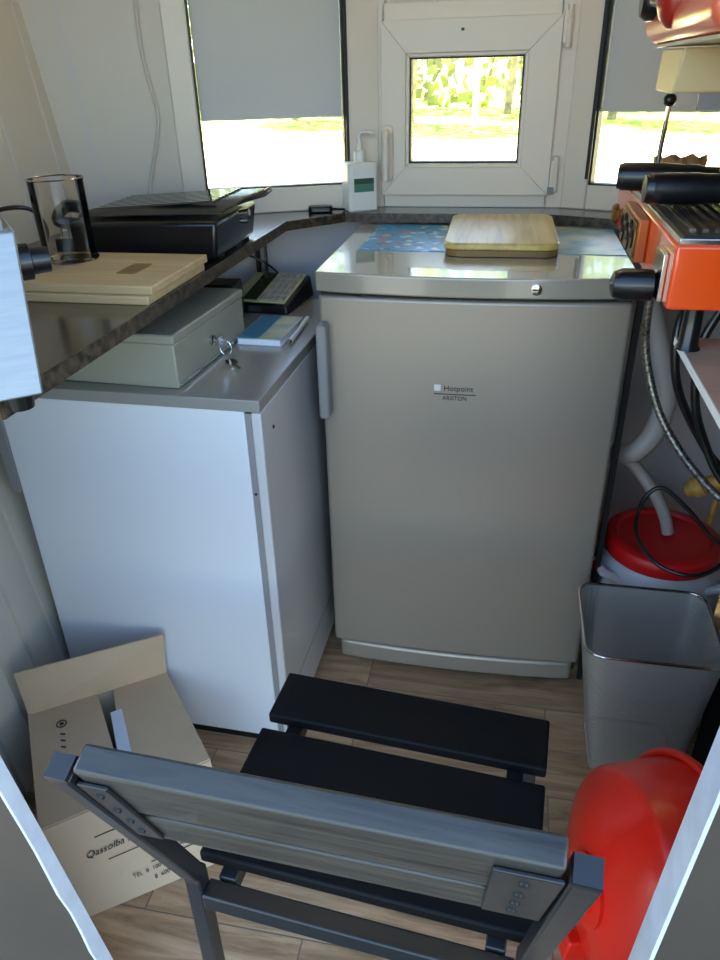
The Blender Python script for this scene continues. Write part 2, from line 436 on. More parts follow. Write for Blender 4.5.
fixed_window('window_1', L, .062, .367, -.008, .415, .920, 1.72, 1.80)
fixed_window('window_3', R, .045, .36, -.008, .42, .918, 1.72, 1.80)
# beads on the room side of the left window (thin dark line by the centre post)
mb = MB(); facet(mb, L, .058, .064, .93, 1.70, .003, .009); put('glazing_strip', mb, M['gasket'], bpy.data.objects['window_1'])
mb = MB(); facet(mb, R, .040, .047, .93, 1.70, .003, .009); put('glazing_strip', mb, M['gasket'], bpy.data.objects['window_3'])
# centre window: fixed outer frame, opening sash, top section
W0, W1 = AX-.012, BX+.012
mb = MB(); sx0, sx1, sz0, sz1 = -.285, .068, .897, 1.221
facet(mb, Cc, W0-AX, sx0+.006-AX, ZC, 1.80, -.055, .0); facet(mb, Cc, sx1-.006-AX, W1-AX, ZC, 1.80, -.055, .0)
facet(mb, Cc, sx0-AX, sx1-AX, ZC, sz0+.006, -.055, .0); facet(mb, Cc, sx0-AX, sx1-AX, sz1-.006, sz1+.03, -.055, .0); facet(mb, Cc, sx0-AX, sx1-AX, 1.77, 1.80, -.055, .0)
win2 = struct('window_2', mb, M['frame'], bevel=.002)
def ring(mb, x0, x1, z0, z1, hx0, hx1, hz0, hz1, y0, y1):
    mb.box(x0, hx0, y0, y1, z0, z1); mb.box(hx1, x1, y0, y1, z0, z1); mb.box(hx0, hx1, y0, y1, z0, hz0); mb.box(hx0, hx1, y0, y1, hz1, z1)
gx0, gx1, gz0, gz1 = -.226, .0, .960, 1.155
def mitred(mb, x0, x1, z0, z1, hx0, hx1, hz0, hz1, y0, y1):
    o = [(x0, z0), (x1, z0), (x1, z1), (x0, z1)]; h = [(hx0, hz0), (hx1, hz0), (hx1, hz1), (hx0, hz1)]
    for i in range(4):
        j = (i+1) % 4; q = [o[i], o[j], h[j], h[i]]
        # tiny gap on the mitre joint
        mb.hexa([(a, y0, b) for a, b in q], [(a, y1, b) for a, b in q])
mb = MB(); mitred(mb, sx0, sx1, sz0, sz1, gx0-.008, gx1+.008, gz0-.008, gz1+.008, 1.685, 1.74)
sash = put('window_sash', mb, M['frame'], win2, bevel=.0012, seg=2)
mb = MB(); mitred(mb, gx0-.009, gx1+.009, gz0-.009, gz1+.009, gx0-.001, gx1+.001, gz0-.001, gz1+.001, 1.692, 1.73); put('glazing_bead', mb, M['frame'], sash, bevel=.002)
mb = MB(); ring(mb, gx0-.002, gx1+.002, gz0-.002, gz1+.002, gx0+.0025, gx1-.0025, gz0+.0025, gz1-.0025, 1.697, 1.725); put('gasket', mb, M['gasket'], sash)
mb = MB(); mb.box(gx0, gx1, 1.712, 1.716, gz0, gz1); put('pane', mb, M['glass'], sash)
mb = MB(); mb.box(-.125, -.119, 1.6835, 1.686, 1.199, 1.204); put('screw', mb, M['screw'], sash)
# handle on the sash
mb = MB(); mb.prism(rrect(-.283, -.259, .925, 1.035, .010), 0, .010, Matrix(((1, 0, 0, 0), (0, 0, -1, 1.685), (0, 1, 0, 0), (0, 0, 0, 1))))
hb = put('handle_plate', mb, M['frame'], sash, bevel=.002)
mb = MB(); mb.tube(catmull([(-.271, 1.678, 1.02), (-.271, 1.655, 1.018), (-.271, 1.650, .995), (-.271, 1.652, .93)], 5), .0075, 10); put('handle_lever', mb, M['frame'], sash, smooth=True)
for z0, z1 in ((1.165, 1.235), (.905, .972)):
    mb = MB(); mb.tube([(.080, 1.690, z0), (.080, 1.690, z1)], .0065, 12); mb.box(.069, .080, 1.686, 1.698, z0+.008, z1-.008); put('hinge', mb, M['frame'], win2, smooth=True)
mb = MB(); mb.box(.066, .079, 1.680, 1.694, .900, .913); put('hinge_cover', mb, M['cabgrey'], win2, bevel=.001)
# fixed pane above the sash
mb = MB(); mb.box(sx0, sx1, 1.715, 1.72, 1.245, 1.775); put('pane', mb, M['blind'], win2)

# ---- outside
struct('ground', MB().box(-60, 60, 1.2, 19, -.46, -.40), M['ground'])
struct('ground_unseen_dark', MB().box(-60, 60, -40, 1.2, -.46, -.402), mat('dark_unseen_ground', (.26, .27, .29), .9, noise=.3, nscale=40))  # unseen ground, darkened so light through the doorway stays mostly blue sky
struct('ground_lawn', MB().box(-60, 60, 19, 80, -.45, -.385), M['grass'])
def tree(x, y, h, r, k, label):
    t = thing('tree', label, 'tree', (x, y, -.39), group='trees beyond the window')
    mb = MB(); mb.tube(catmull([(0, 0, 0), (.15, 0, h*.3), (-.1, .1, h*.55), (.05, 0, h*.85)], 4), [.15, .14, .13, .12, .11, .10, .10, .09, .08, .07, .06, .05, .04], 8)
    for a in range(4):
        an = a*1.6+x; mb.tube([(0, 0, h*.45), (math.cos(an)*r*.6, math.sin(an)*r*.6, h*.7)], [.07, .03], 6)
    put('trunk', mb, M['bark'], t, smooth=True)
    rnd = random.Random(int(x*10)+int(y))
    mb = MB()
    for i in range(900):
        th = rnd.uniform(0, 2*PI); ph = rnd.uniform(-1, 1); rr = r*rnd.uniform(.45, 1)
        c = (math.cos(th)*math.sqrt(1-ph*ph)*rr, math.sin(th)*math.sqrt(1-ph*ph)*rr, h*.62+ph*h*.42*rnd.uniform(.7, 1))
        s = rnd.uniform(.05, .16); n = Vector((rnd.uniform(-1, 1), rnd.uniform(-1, 1), rnd.uniform(-1, 1))).normalized()
        u = n.orthogonal().normalized()*s; w = n.cross(u).normalized()*s*.7; c = Vector(c)
        for q in range(3):
            o_ = Vector((rnd.uniform(-.25, .25), rnd.uniform(-.25, .25), rnd.uniform(-.25, .25)))
            mb._add([c+o_-u, c+o_+w, c+o_+u, c+o_-w], [(0, 1, 2, 3)])
    put('crown', mb, M['leaf'] if k else M['leaf2'], t)
for a in ((-17.5, 29, 9, 2.3, 1, 'outermost sunlit tree beyond the left window'),
          (-13, 27, 7.5, 2.1, 0, 'dark green tree second from the outer left of the tree row'),
          (-8.4, 30, 8.5, 2.2, 1, 'sunlit yellow-green tree behind the left roller blind'),
          (-3.6, 27, 9, 2.3, 1, 'leafy tree at left edge of the small centre pane'),
          (-.5, 32, 9, 2.3, 1, 'tree standing just right of the pole in centre pane'),
          (2.9, 27.5, 9, 2.1, 0, 'darker tree hidden behind the right window post'),
          (7.2, 30, 9, 2.3, 1, 'sunlit tree behind the right roller blind'),
          (12, 27, 9, 2.4, 0, 'outermost green tree beyond the right window')):
    tree(*a)
tag(put('street_pole', MB().tube([(-1.3, 24.2, -.39), (-1.3, 24.2, 7)], [.10, .08], 12), M['pole'], smooth=True), 'slim white pole standing on the lawn outside centre window', 'pole')
mb = MB(); rnd = random.Random(5)
for i in range(6000):
    c = Vector((rnd.uniform(-22, 16), rnd.uniform(37, 39), rnd.uniform(-.3, 11))); s = rnd.uniform(.18, .42)  # extra height added to fill the fridge lid's reflection with yellow-green
    n = Vector((rnd.uniform(-1, 1), rnd.uniform(-1, 0), rnd.uniform(-.5, 1))).normalized(); u = n.orthogonal().normalized()*s; w = n.cross(u).normalized()*s*.8
    mb._add([c-u, c+w, c+u, c-w], [(0, 1, 2, 3)])
tag(put('hedge', mb, M['leaf2']), 'tall wall of green foliage behind the trees outside', 'hedge')

# ================================================================= WORKTOPS
t = thing('worktop', 'dark speckled worktop along left wall and under the windows', 'worktop', (-.65, 1.0, 0))
def loc(poly, o): return [(p[0]-o[0], p[1]-o[1]) for p in poly]
def wx(z): return -.79-LEAN*z
l0 = L(.625, .004); r0 = R(.525, .004)
poly = [(-.46, .560), (-.454, 1.505), (-.353, 1.612), (.085, 1.612), (.33, 1.515), (.50, 1.445), (r0[0], r0[1]), (BX, BY-.002), (AX, AY-.002), (l0[0]+.006, l0[1]), (-.872, 1.44), (-.872, .560)]
put('top_slab', MB().prism(loc(poly, (-.65, 1.0)), ZC-.018, ZC), M['counter'], t)
edge = [(-.80, .560), (-.46, .560), (-.454, 1.505), (-.353, 1.612), (.085, 1.612), (.33, 1.515)]
mb = MB()
for p, q in zip(edge, edge[1:]):
    mb.bar((p[0]+.65, p[1]-1.0, ZC-.009), (q[0]+.65, q[1]-1.0, ZC-.009), .003, .0185)
put('edge_band', mb, M['counter_edge'], t)
for x in (-.533, -.515):
    put('leg', MB().tube([(x+.65, .545, 0), (x+.65, .545, ZC-.018)], .0055 if x < -.52 else .004, 8), M['blackp'] if x < -.52 else M['steel'], t, smooth=True)
put('leg', MB().tube([(-.15, -.40, 0), (-.15, -.40, ZC-.018)], .012, 8), M['blackp'], t, smooth=True)
# right side
t = thing('counter_frame', 'black metal support counter under the orange coffee machine', 'counter', (.42, 1.2, 0))
put('top_slab', MB().box(-.13, .155, -.36, .24, ZC-.022, ZC-.0005), M['blackmatte'], t)
for x, y, r in ((-.211, .02, .005), (-.02, -.20, .012), (.12, -.30, .012), (.12, .19, .012)):  # first, thin leg stands in for the shaded gap beside the fridge
    put('leg', MB().box(x-r, x+r, y-r, y+r, 0, ZC-.022), M['blackmatte'], t)
put('top_rail', MB().box(-.205, -.13, .015, .035, ZC-.05, ZC-.024), M['blackmatte'], t)
t = thing('wooden_shelf', 'pale wood-grain shelf board with white edge beneath orange machine', 'shelf', (.38, .65, ZC))
put('board', MB().box(-.194, .19, -.155, .183, -.008, 0), M['shelf'], t)
put('edge_band', MB().box(-.1955, -.1942, -.155, .184, -.008, .0005), M['whiteedge'], t)
put('bracket', MB().box(-.05, .19, -.15, -.14, -.06, -.009), M['blackmatte'], t)
put('bracket', MB().box(-.05, .19, .14, .15, -.06, -.009), M['blackmatte'], t)

# ================================================================= FRIDGE (silver)
FR = thing('freezer', 'silver under-counter fridge with single door and left handle', 'fridge', (-.311, 1.172, 0), .0115)
W, D = .511, .424
put('body', MB().box(.004, W-.004, .046, D, .015, .811), M['fridgeside'], FR, bevel=.004)
def bowed(z0, z1, bulge, y0, y1, x0, x1, n=24, zc=None):
    front = []
    for i in range(n+1):
        u = i/n; front.append((x0+(x1-x0)*u, y0-bulge*math.sin(PI*u)**.8))
    return front+[(x1, y1), (x0, y1)]
def put_bow(name, z0, z1, bulge, y0, y1, x0, x1, m, bev=.004):
    return put(name, MB().prism(bowed(z0, z1, bulge, y0, y1, x0, x1), z0, z1), m, FR, bevel=bev, seg=3)
door = put_bow('door', .072, .811, .010, .004, .042, .003, W-.006, M['fridge'], .006)
kick = put_bow('kick_plate', .018, .066, .012, .012, .05, .012, W-.014, M['fridge'], .008)
lid = put_bow('lid', .818, .850, .024, .004, D, 0, W, M['fridgelid'], .003)
put('gap_strip', MB().box(.006, W-.008, .012, .046, .810, .819), M['dark'], FR)
# key lock on lid front
put('lock', MB().lathe([(.0085, 0), (.0085, .004), (.006, .005)], 20, Matrix.Translation((.355, -.0165, .834)) @ Matrix.Rotation(PI/2, 4, 'X')), M['steel'], FR, smooth=True)
put('lock_slot', MB().box(.349, .361, -.0223, -.0212, .8332, .8348), M['dark'], bpy.data.objects['lock'])
mb = MB(); mb.prism(rrect(.003, .021, .60, .768, .006), -.028, .004, Matrix(((1, 0, 0, 0), (0, 0, 1, 0), (0, 1, 0, 0), (0, 0, 0, 1))))
put('handle', mb, M['cabgrey'], FR, bevel=.004)
FX = Matrix(((1, 0, 0, 0), (0, 0, -1, 0), (0, 1, 0, 0), (0, 0, 0, 1)))   # text plane facing -y
def ft(x, y, z): return Matrix.Translation((x, y, z)) @ Matrix.Rotation(PI/2, 4, 'X')
mb = MB(); mb.box(.201, .212, -.0064, -.0057, .656, .667); put('badge_square', mb, M['whiteedge'], door)
text('badge_text', 'Hotpoint', .0135, M['ink'], door, ft(.242, -.0065, .6605))
mb = MB(); mb.box(.201, .272, -.0064, -.0058, .6495, .6510); put('badge_line', mb, M['ink'], door)
text('badge_subtext', 'ARISTON', .010, M['ink'], door, ft(.236, -.0065, .643))

# printed sheet on the fridge
mb = MB(); mb.prism([(-.272, 1.344), (.195, 1.336), (.195, 1.588), (-.272, 1.594)], .8503, .8512)
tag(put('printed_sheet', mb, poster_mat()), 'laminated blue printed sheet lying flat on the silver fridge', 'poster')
# bamboo board
t = thing('serving_board', 'thick pale wooden board with rounded corners on the fridge', 'cutting board', (-.020, 1.452, .8512), .02)
poly = rrect(-.098, .100, -.150, .150, .028, 6)
put('board', MB().prism(poly, .010, .022), M['bamboo'], t, bevel=.003)
put('lower_layer', MB().prism(rrect(-.094, .098, -.150, .146, .026, 6), 0, .0098), M['bamboodark'], t)

# ================================================================= WHITE CABINET / FREEZER
CB = thing('small_refrigerator', 'white under-counter refrigerator with grey top below the worktop', 'fridge', (-.342, .940, 0), -.018)
cw, cd = .440, .54
put('body', MB().box(-cw, -.026, 0, cd, .02, .700), M['cabwhite'], CB, bevel=.002)
put('plinth', MB().box(-cw+.01, -.04, .006, cd-.01, 0, .02), M['dark'], CB)
put('door_gasket', MB().box(-.026, -.016, .002, cd-.004, .03, .696), M['cabgrey'], CB)
dr = put('door', MB().box(-.016, 0, 0, cd, .022, .699), M['cabdoor'], CB, bevel=.003)
put('door_seam', MB().box(-.001, .0006, .03, cd-.03, .118, .1195), M['cabgrey'], dr)
put('top', MB().box(-cw-.002, .001, -.004, cd, .701, .720), M['cabtop'], CB, bevel=.0015)
mb = MB(); mb.lathe([(.003, 0), (.003, .0015)], 10, Matrix.Translation((0, .05, .655)) @ Matrix.Rotation(PI/2, 4, 'Y')); put('screw', mb, M['screw'], dr)
mb = MB(); mb.lathe([(.0022, 0), (.0022, .0015)], 10, Matrix.Translation((-.020, .0005, .56)) @ Matrix.Rotation(PI/2, 4, 'X')); put('screw', mb, M['screw'], CB)
put('side_strip', MB().box(-cw-.022, -cw-.001, .0, .03, .52, .70), M['cabgrey'], CB, bevel=.002)

# ---- cash box
CX = thing('cash_box', 'beige metal cash box with a front lock on the white refrigerator', 'box', (-.475, .964, .7205), -.05)
put('body', MB().box(-.245, 0, 0, .268, 0, .068), M['cash'], CX, bevel=.002)
put('lid', MB().box(-.247, .002, -.002, .270, .0685, .083), M['cash'], CX, bevel=.003)
put('lip', MB().box(.0005, .003, .004, .264, .004, .008), M['steel'], CX)
put('lock', MB().lathe([(.008, 0), (.008, .005), (.005, .006)], 16, Matrix.Translation((.0, .125, .036)) @ Matrix.Rotation(PI/2, 4, 'Y')), M['steel'], CX, smooth=True)
K = thing('key_ring', 'steel keys hanging from the cash box lock', 'keys', (-.462, 1.085, .757))
mb = MB(); mb.tube([(0, 0, 0), (.012, 0, -.001)], .0022, 8); mb.box(.010, .0125, -.009, .009, -.010, .008); put('key', mb, M['steel'], K)
mb = MB(); mb.tube([Vector((.018+.010*math.cos(a), .002, -.012+.012*math.sin(a))) for a in [k*2*PI/16 for k in range(17)]], .0009, 6); put('ring', mb, M['steel'], K)
mb = MB(); kk = Matrix.Translation((.030, -.010, -.033)) @ Matrix.Rotation(-.6, 4, 'Z') @ Matrix.Rotation(.25, 4, 'Y')
mb.prism(circ((0, 0), .010, 16), 0, .002, kk); mb.box(.008, .034, -.0025, .0025, 0, .002, kk); mb.box(.026, .030, .002, .0045, 0, .002, kk); put('key', mb, M['steel'], K)

# ---- calculator
CL = thing('calculator', 'desk calculator with black base and tilted keypad behind notebook', 'calculator', (-.470, 1.435, .7205), -.10)
mb = MB(); mb.hexa([(-.075, -.075, 0), (.062, -.075, 0), (.062, .075, 0), (-.075, .075, 0)], [(-.070, -.070, .018), (.058, -.070, .018), (.058, .070, .045), (-.070, .070, .045)])
base = put('base', mb, M['blackp'], CL, bevel=.004)
def on(x, y, h): return (x, y, .018+(y+.07)/.14*.027+h)
def plate(x0, x1, y0, y1, h0, h1): return MB().hexa([on(x0, y0, h0), on(x1, y0, h0), on(x1, y1, h0), on(x0, y1, h0)], [on(x0, y0, h1), on(x1, y0, h1), on(x1, y1, h1), on(x0, y1, h1)])
put('face_plate', plate(-.064, .052, -.064, .064, .0, .003), M['calcg'], CL, bevel=.001)
put('screen', plate(-.040, -.010, -.060, .060, .003, .005), M['screen'], CL)
mb = MB()
for i in range(4):
    for j in range(5):
        x0 = -.004+i*.0135; y0 = -.058+j*.024
        mb.hexa([on(x0, y0, .003), on(x0+.010, y0, .003), on(x0+.010, y0+.018, .003), on(x0, y0+.018, .003)], [on(x0+.001, y0+.001, .006), on(x0+.009, y0+.001, .006), on(x0+.009, y0+.017, .006), on(x0+.001, y0+.017, .006)])
put('keypad', mb, M['cabgrey'], CL)
# ---- notebook and pen
NB = thing('notebook', 'small blue and pale covered notebook beside the cash box', 'notebook', (-.413, 1.245, .7205), -.03)
put('pages', MB().box(-.042, .036, -.068, .066, .001, .010), M['paper'], NB)
put('cover', MB().box(-.044, .038, -.070, .068, .0102, .0118), M['pagec'], NB)
put('cover_print', MB().box(-.042, -.004, -.066, .066, .0118, .0122), M['blue'], NB)
put('back_cover', MB().box(-.044, .038, -.070, .068, 0, .001), M['paper'], NB)
P_ = thing('pen', 'white ballpoint pen lying along the notebook', 'pen', (-.366, 1.245, .7205), .03)
put('barrel', MB().tube([(0, -.06, .006), (0, .062, .006)], .0045, 10), M['bottle'], P_, smooth=True)
put('tip', MB().tube([(0, -.06, .006), (0, -.072, .005)], [.0042, .001], 10), M['steel'], P_, smooth=True)
put('cap', MB().tube([(0, .062, .006), (0, .078, .006)], [.0058, .005], 10), M['bottle'], P_, smooth=True)
BD = put('card_reader', MB().box(-.60, -.505, 1.30, 1.36, .7205, .790), M['blackp'], bevel=.004)
tag(BD, 'flat black device standing behind the beige cash box', 'device')
tag(put('black_cable', MB().tube(catmull([(-.575, 1.365, .78), (-.575, 1.44, .80), (-.55, 1.515, .80), (-.50, 1.535, .77), (-.47, 1.53, .735), (-.47, 1.53, .723)], 8), .0022, 8), M['blackp'], smooth=True), 'thin black cord looping to the back of the calculator', 'cord')

# ================================================================= ON THE LEFT WORKTOP
# two stacked cutting boards
def cboard(zz, x0, x1, y0, y1, label, slot):
    cx, cy = (x0+x1)/2, (y0+y1)/2
    t = thing('cutting_board', label, 'cutting board', (cx, cy, zz), group=None)
    put('board', MB().box(x0-cx, x1-cx, y0-cy, y1-cy, 0, .0115), M['boardw'], t, bevel=.0015)
    if slot:
        put('hand_slot', MB().prism(rrect(x1-cx-.085, x1-cx-.055, -.035, .028, .006), .0116, .0119), M['bamboodark'], t)
cboard(ZC, -.705, -.462, .886, 1.085, 'lower light wood cutting board of the stack on the worktop', False)
cboard(ZC+.0117, -.705, -.458, .893, 1.090, 'upper light wood cutting board under the glass cylinder', True)
# glass cylinder
GL = thing('glass_cylinder', 'tall clear glass cylinder standing on the light wood cutting boards', 'glass', (-.655, 1.035, ZC+.0234))
mb = MB(); mb.lathe([(.030, .001), (.038, .001), (.0385, .05), (.039, .113), (.0405, .115), (.0385, .116), (.0372, .113), (.037, .05), (.038, .006), (.02, .005)], 40); put('body', mb, M['cupglass'], GL, smooth=True)
mb = MB(); pts = [((.0395)*math.cos(a), .0395*math.sin(a), .1155) for a in [k*2*PI/40 for k in range(41)]]; mb.tube(pts, .0013, 6, cap=False); put('rim', mb, M['steel'], GL, smooth=True)
mb = MB(); pts = [(.040*math.cos(a), .040*math.sin(a), .003) for a in [k*2*PI/40 for k in range(41)]]; mb.tube(pts, .0022, 6, cap=False); put('foot_ring', mb, M['cupglass'], GL, smooth=True)
# black cord behind the glass
tag(put('black_cable', MB().tube(catmull([(-.80, 1.02, .945), (-.785, 1.08, .958), (-.755, 1.112, .952), (-.732, 1.105, .92), (-.735, 1.07, .890), (-.765, 1.04, .878), (-.80, .98, .876), (-.78, .86, .876)], 8), .0035, 8), M['blackp'], smooth=True), 'black cord arching behind the glass cylinder', 'cord')
# plug
PL = thing('power_plug', 'black two-pin plug standing pins up beside the contact grill', 'plug', (-.738, 1.165, ZC))
put('body', MB().box(-.016, .016, -.012, .012, 0, .030), M['blackp'], PL, bevel=.003)
for x in (-.007, .006): put('pin', MB().tube([(x, 0, .030), (x, 0, .044)], .0018, 8), M['steel'], PL, smooth=True)
# contact grill
GR = thing('contact_grill', 'black electric grill with ribbed lid on the left worktop', 'grill', (-.60, 1.26, ZC), .03)
mb = MB(); mb.hexa([(-.105, -.125, .004), (.133, -.125, .004), (.133, .085, .004), (-.105, .085, .004)], [(-.118, -.125, .058), (.140, -.125, .062), (.140, .095, .062), (-.118, .095, .058)]); put('base', mb, M['blackp'], GR, bevel=.006)
mb = MB(); mb.hexa([(-.112, -.10, .062), (.140, -.10, .070), (.150, .09, .070), (-.112, .09, .062)], [(-.108, -.09, .070), (.165, -.050, .086), (.165, .08, .086), (-.108, .085, .070)]); ld = put('lid', mb, M['blackp'], GR, bevel=.004)
mb = MB()
for i in range(9):
    y = -.066+i*.017; mb.bar((-.09, y, .0725), (.12, y, .0850), .007, .003)
put('ribs', mb, mat('glossy_dark_plate', (.30, .29, .25), .15, coat=1), ld)
mb = MB(); mb.tube(catmull([(-.115, -.08, .050), (-.150, -.09, .056), (-.135, -.085, .078), (-.100, -.08, .076)], 5), .010, 8); put('hinge', mb, M['blackp'], GR, smooth=True)
mb = MB(); mb.tube([(.148, -.03, .060), (.165, -.03, .062)], .006, 10); mb.tube([(.148, -.03, .048), (.162, -.03, .048)], .004, 10); put('latch', mb, M['steel'], GR, smooth=True)
mb = MB(); mb.tube([(.150, -.045, .080), (.185, -.005, .087), (.180, .05, .087)], .005, 8); put('lid_handle', mb, M['blackp'], ld, smooth=True)
for x in (-.08, .12):
    for y in (-.07, .07): put('foot', MB().tube([(x, y, 0), (x, y, .006)], .008, 8), M['blackmatte'], GR)
put('power_cord', MB().tube(catmull([(-.095, -.02, .012), (-.105, -.035, .012), (-.110, -.045, .014)], 4), .003, 6), M['blackp'], GR, smooth=True)
# adapter and sanitizer bottle on the sill
AD = thing('power_adapter', 'small black adapter lying on sill left of white bottle', 'adapter', (-.405, 1.625, ZC), .2)
put('body', MB().prism(rrect(-.030, .022, -.014, .014, .008), 0, .013), M['blackp'], AD, bevel=.003)
put('cord', MB().tube(catmull([(.02, 0, .007), (.034, -.004, .006), (.044, .004, .004), (.050, .014, .004)], 5), .002, 6), M['blackp'], AD, smooth=True)
SB = thing('sanitizer_bottle', 'white pump bottle with green label beside the centre window', 'bottle', (-.327, 1.655, ZC), .52)
put('body', MB().prism(rrect(-.034, .031, -.026, .024, .006), 0, .097), M['bottle'], SB, bevel=.004)
put('shoulder', MB().lathe([(.018, .094), (.012, .100), (.011, .104)], 20), M['bottle'], SB, smooth=True)
put('collar', MB().lathe([(.012, .104), (.012, .118), (.006, .120), (.004, .140)], 20), M['bottle'], SB, smooth=True)
put('pump_nozzle', MB().tube(catmull([(0, 0, .140), (0, 0, .150), (.008, -.002, .154), (.026, -.006, .152), (.028, -.006, .148)], 4), .0042, 8), M['bottle'], SB, smooth=True)
lb = put('label', MB().box(-.022, .022, -.0268, -.0259, .040, .084), M['green'], SB)
put('label_band', MB().box(-.022, .022, -.0274, -.0267, .056, .067), M['darkgreen'], lb)
put('label_top', MB().box(-.022, .022, -.0274, -.0267, .067, .084), M['bottle'], lb)
for z in (.030, .052, .074): put('grip_line', MB().box(-.0336, -.0327, -.016, .016, z, z+.0012), M['cabgrey'], SB)

# ---- silver machine at the front of the worktop
A_ = math.atan2(.042, .020)
SV = thing('brushed_steel_machine', 'brushed steel machine housing on rubber feet at worktop front edge', 'machine', (-.402, .548, ZC), math.radians(40))
mb = MB(); mb.hexa([(-.22, 0, .016), (0, 0, .016), (0, .20, .016), (-.22, .20, .016)], [(-.22, .044, .150), (.012, .044, .150), (.012, .20, .150), (-.22, .20, .150)])
put('housing', mb, M['brushed'], SV, bevel=.002)
put('knob', MB().lathe([(.016, 0), (.016, .010), (.012, .011), (.011, .026)], 20, Matrix.Translation((.010, .060, .120)) @ Matrix.Rotation(PI/2, 4, 'Y')), M['blackp'], SV, smooth=True)
for x, y in ((-.020, .022), (-.03, .17), (-.19, .17), (-.19, .035)): put('foot', MB().tube([(x, y, 0.0), (x, y, .017)], [.012, .014], 14), M['blackp'], SV, smooth=True)
for x, z in ((-.06, .085), (-.032, .060), (-.05, .03)): put('screw', MB().lathe([(.0022, 0), (.0018, .001)], 8, Matrix.Translation((x, .0015+.325*(z-.016), z)) @ Matrix.Rotation(PI/2, 4, 'X')), M['screw'], SV)
mb = MB(); mb.box(-.20, .004, .060, .063, .150, .205); mb.box(.001, .004, .060, .18, .150, .205); mb.box(-.20, .004, .060, .18, .205, .208); put('clear_hood', mb, M['acrylic'], SV)

# ================================================================= HANGING CABLE, BLINDS
mb = MB(); mb.tube(catmull([L(.45, .010, 1.5), L(.455, .012, 1.32), L(.458, .014, 1.21), L(.456, .014, 1.15), L(.445, .014, 1.08), L(.448, .014, 1.04), L(.470, .014, .97), L(.490, .016, .90), L(.50, .03, .876)], 8), .0028, 8)
tag(put('white_cable', mb, M['cord'], smooth=True), 'thin white cable hanging loosely down the corner left of window', 'cable')
def blind(f, t0, t1, zb, label):
    t = thing('roller_blind', label, 'blind', f((t0+t1)/2, 0, zb), -0., group='half-lowered grey roller blinds')
    o = t.location
    def g(tt, off, z): p = f(tt, off, z); return (p[0]-o[0], p[1]-o[1], p[2]-o[2])
    mb = MB(); facet(mb, g, t0, t1, zb, 1.70, -.0185, -.0175); put('fabric', mb, M['blind'], t)
    mb = MB(); facet(mb, g, t0, t1, zb-.004, zb+.004, -.0165, -.0140); put('bottom_rail', mb, M['blind'], t)
    a = g(t0, -.010, 1.71); b = g(t1, -.010, 1.71); put('roller_tube', MB().tube([a, b], .009, 12), M['blind'], t, smooth=True)
blind(L, .068, .361, 1.056, 'grey roller blind half lowered over the left window')
blind(R, .051, .352, 1.057, 'grey roller blind half lowered over the right window')

# ================================================================= ESPRESSO MACHINE
EM = thing('espresso_machine', 'orange espresso machine with slatted drip tray on right side', 'coffee machine', (.155, .76, ZC))
L_ = .48; H0, H1 = .050, .112
ob = put('tray_body', MB().box(0, .33, 0, L_, H0, H1), M['orange'], EM, bevel=.003)
put('tray_rim', MB().box(.002, .33, .002, L_-.002, H1, H1+.006), M['steel'], EM, bevel=.001)
put('tray_surround', MB().box(.006, .325, .006, L_-.006, H1+.005, H1+.0078), M['blackmatte'], EM)
mb = MB()
for i in range(19): mb.box(.013+i*.0115, .013+i*.0115+.0055, .020, L_-.03, H1+.008, H1+.012)
put('drip_grille', mb, M['steel'], EM)
for x, y in ((.035, .035), (.29, .035), (.15, .44), (.29, .44)): put('foot', MB().tube([(x, y, .0005), (x, y, .006), (x, y, .05)], [.013, .010, .009], 14), M['blackp'], EM, smooth=True)
# front face fittings
bd = put('badge', MB().box(-.012, .0, .165, .30, .058, .108), mat('copper_badge', (.70, .36, .18), .35, metal=.4), EM, bevel=.002)
mb = MB(); mb.box(-.0145, -.012, .172, .293, .063, .103); put('badge_plate', mb, M['bronze'], bd, bevel=.001)
mb = MB(); rnd = random.Random(3)
for i in range(7):
    y = .184+i*.0165; z = .083+.010*math.sin(i*2.1)
    mb.tube([(-.0155, y+.007*math.cos(a), z+.010*math.sin(a)) for a in [k*2*PI/10 for k in range(9)]], .0012, 5)
put('badge_scroll', mb, M['screw'], bd)
put('knob', MB().lathe([(.006, 0), (.006, .008), (.013, .010), (.014, .014), (.011, .018)], 18, Matrix.Translation((0, .375, .080)) @ Matrix.Rotation(-PI/2, 4, 'Y')), M['bronze'], EM, smooth=True)
kn = put('tap_knob', MB().lathe([(.010, 0), (.016, .004), (.0165, .034), (.013, .043), (.005, .046)], 24, Matrix.Translation((-.004, .050, .062)) @ Matrix.Rotation(-PI/2, 4, 'Y')), M['blackp'], EM, smooth=True)
put('tap_bracket', MB().box(-.005, .0, .028, .075, .05, .098), M['steel'], EM, bevel=.001)
# back column, group head body
put('column', MB().box(.235, .33, .0, L_, H1, .44), M['orange'], EM, bevel=.006)
mb = MB(); poly = [(-.006, .305), (.008, .285), (.33, .285), (.33, .46), (.090, .46), (.035, .375)]
mb.prism([(p[0], p[1]) for p in poly], .02, .425, Matrix(((1, 0, 0, 0), (0, 0, 1, 0), (0, 1, 0, 0), (0, 0, 0, 1))))
hd = put('head_body', mb, mat('orange_enamel_hazed', (.86, .40, .26), .35, coat=.6, coatr=.2), EM, bevel=.012, seg=4)  # orange enamel paled: haze and window reflection put into its colour
put('head_trim', MB().box(.012, .33, .03, .412, .2815, .285), M['steel'], EM)
put('group_housing', MB().hexa([(.018, .27, .232), (.235, .27, .232), (.235, .40, .232), (.018, .40, .232)], [(.022, .26, .279), (.235, .26, .279), (.235, .41, .279), (.022, .41, .279)]), M['cream'], EM, bevel=.003)
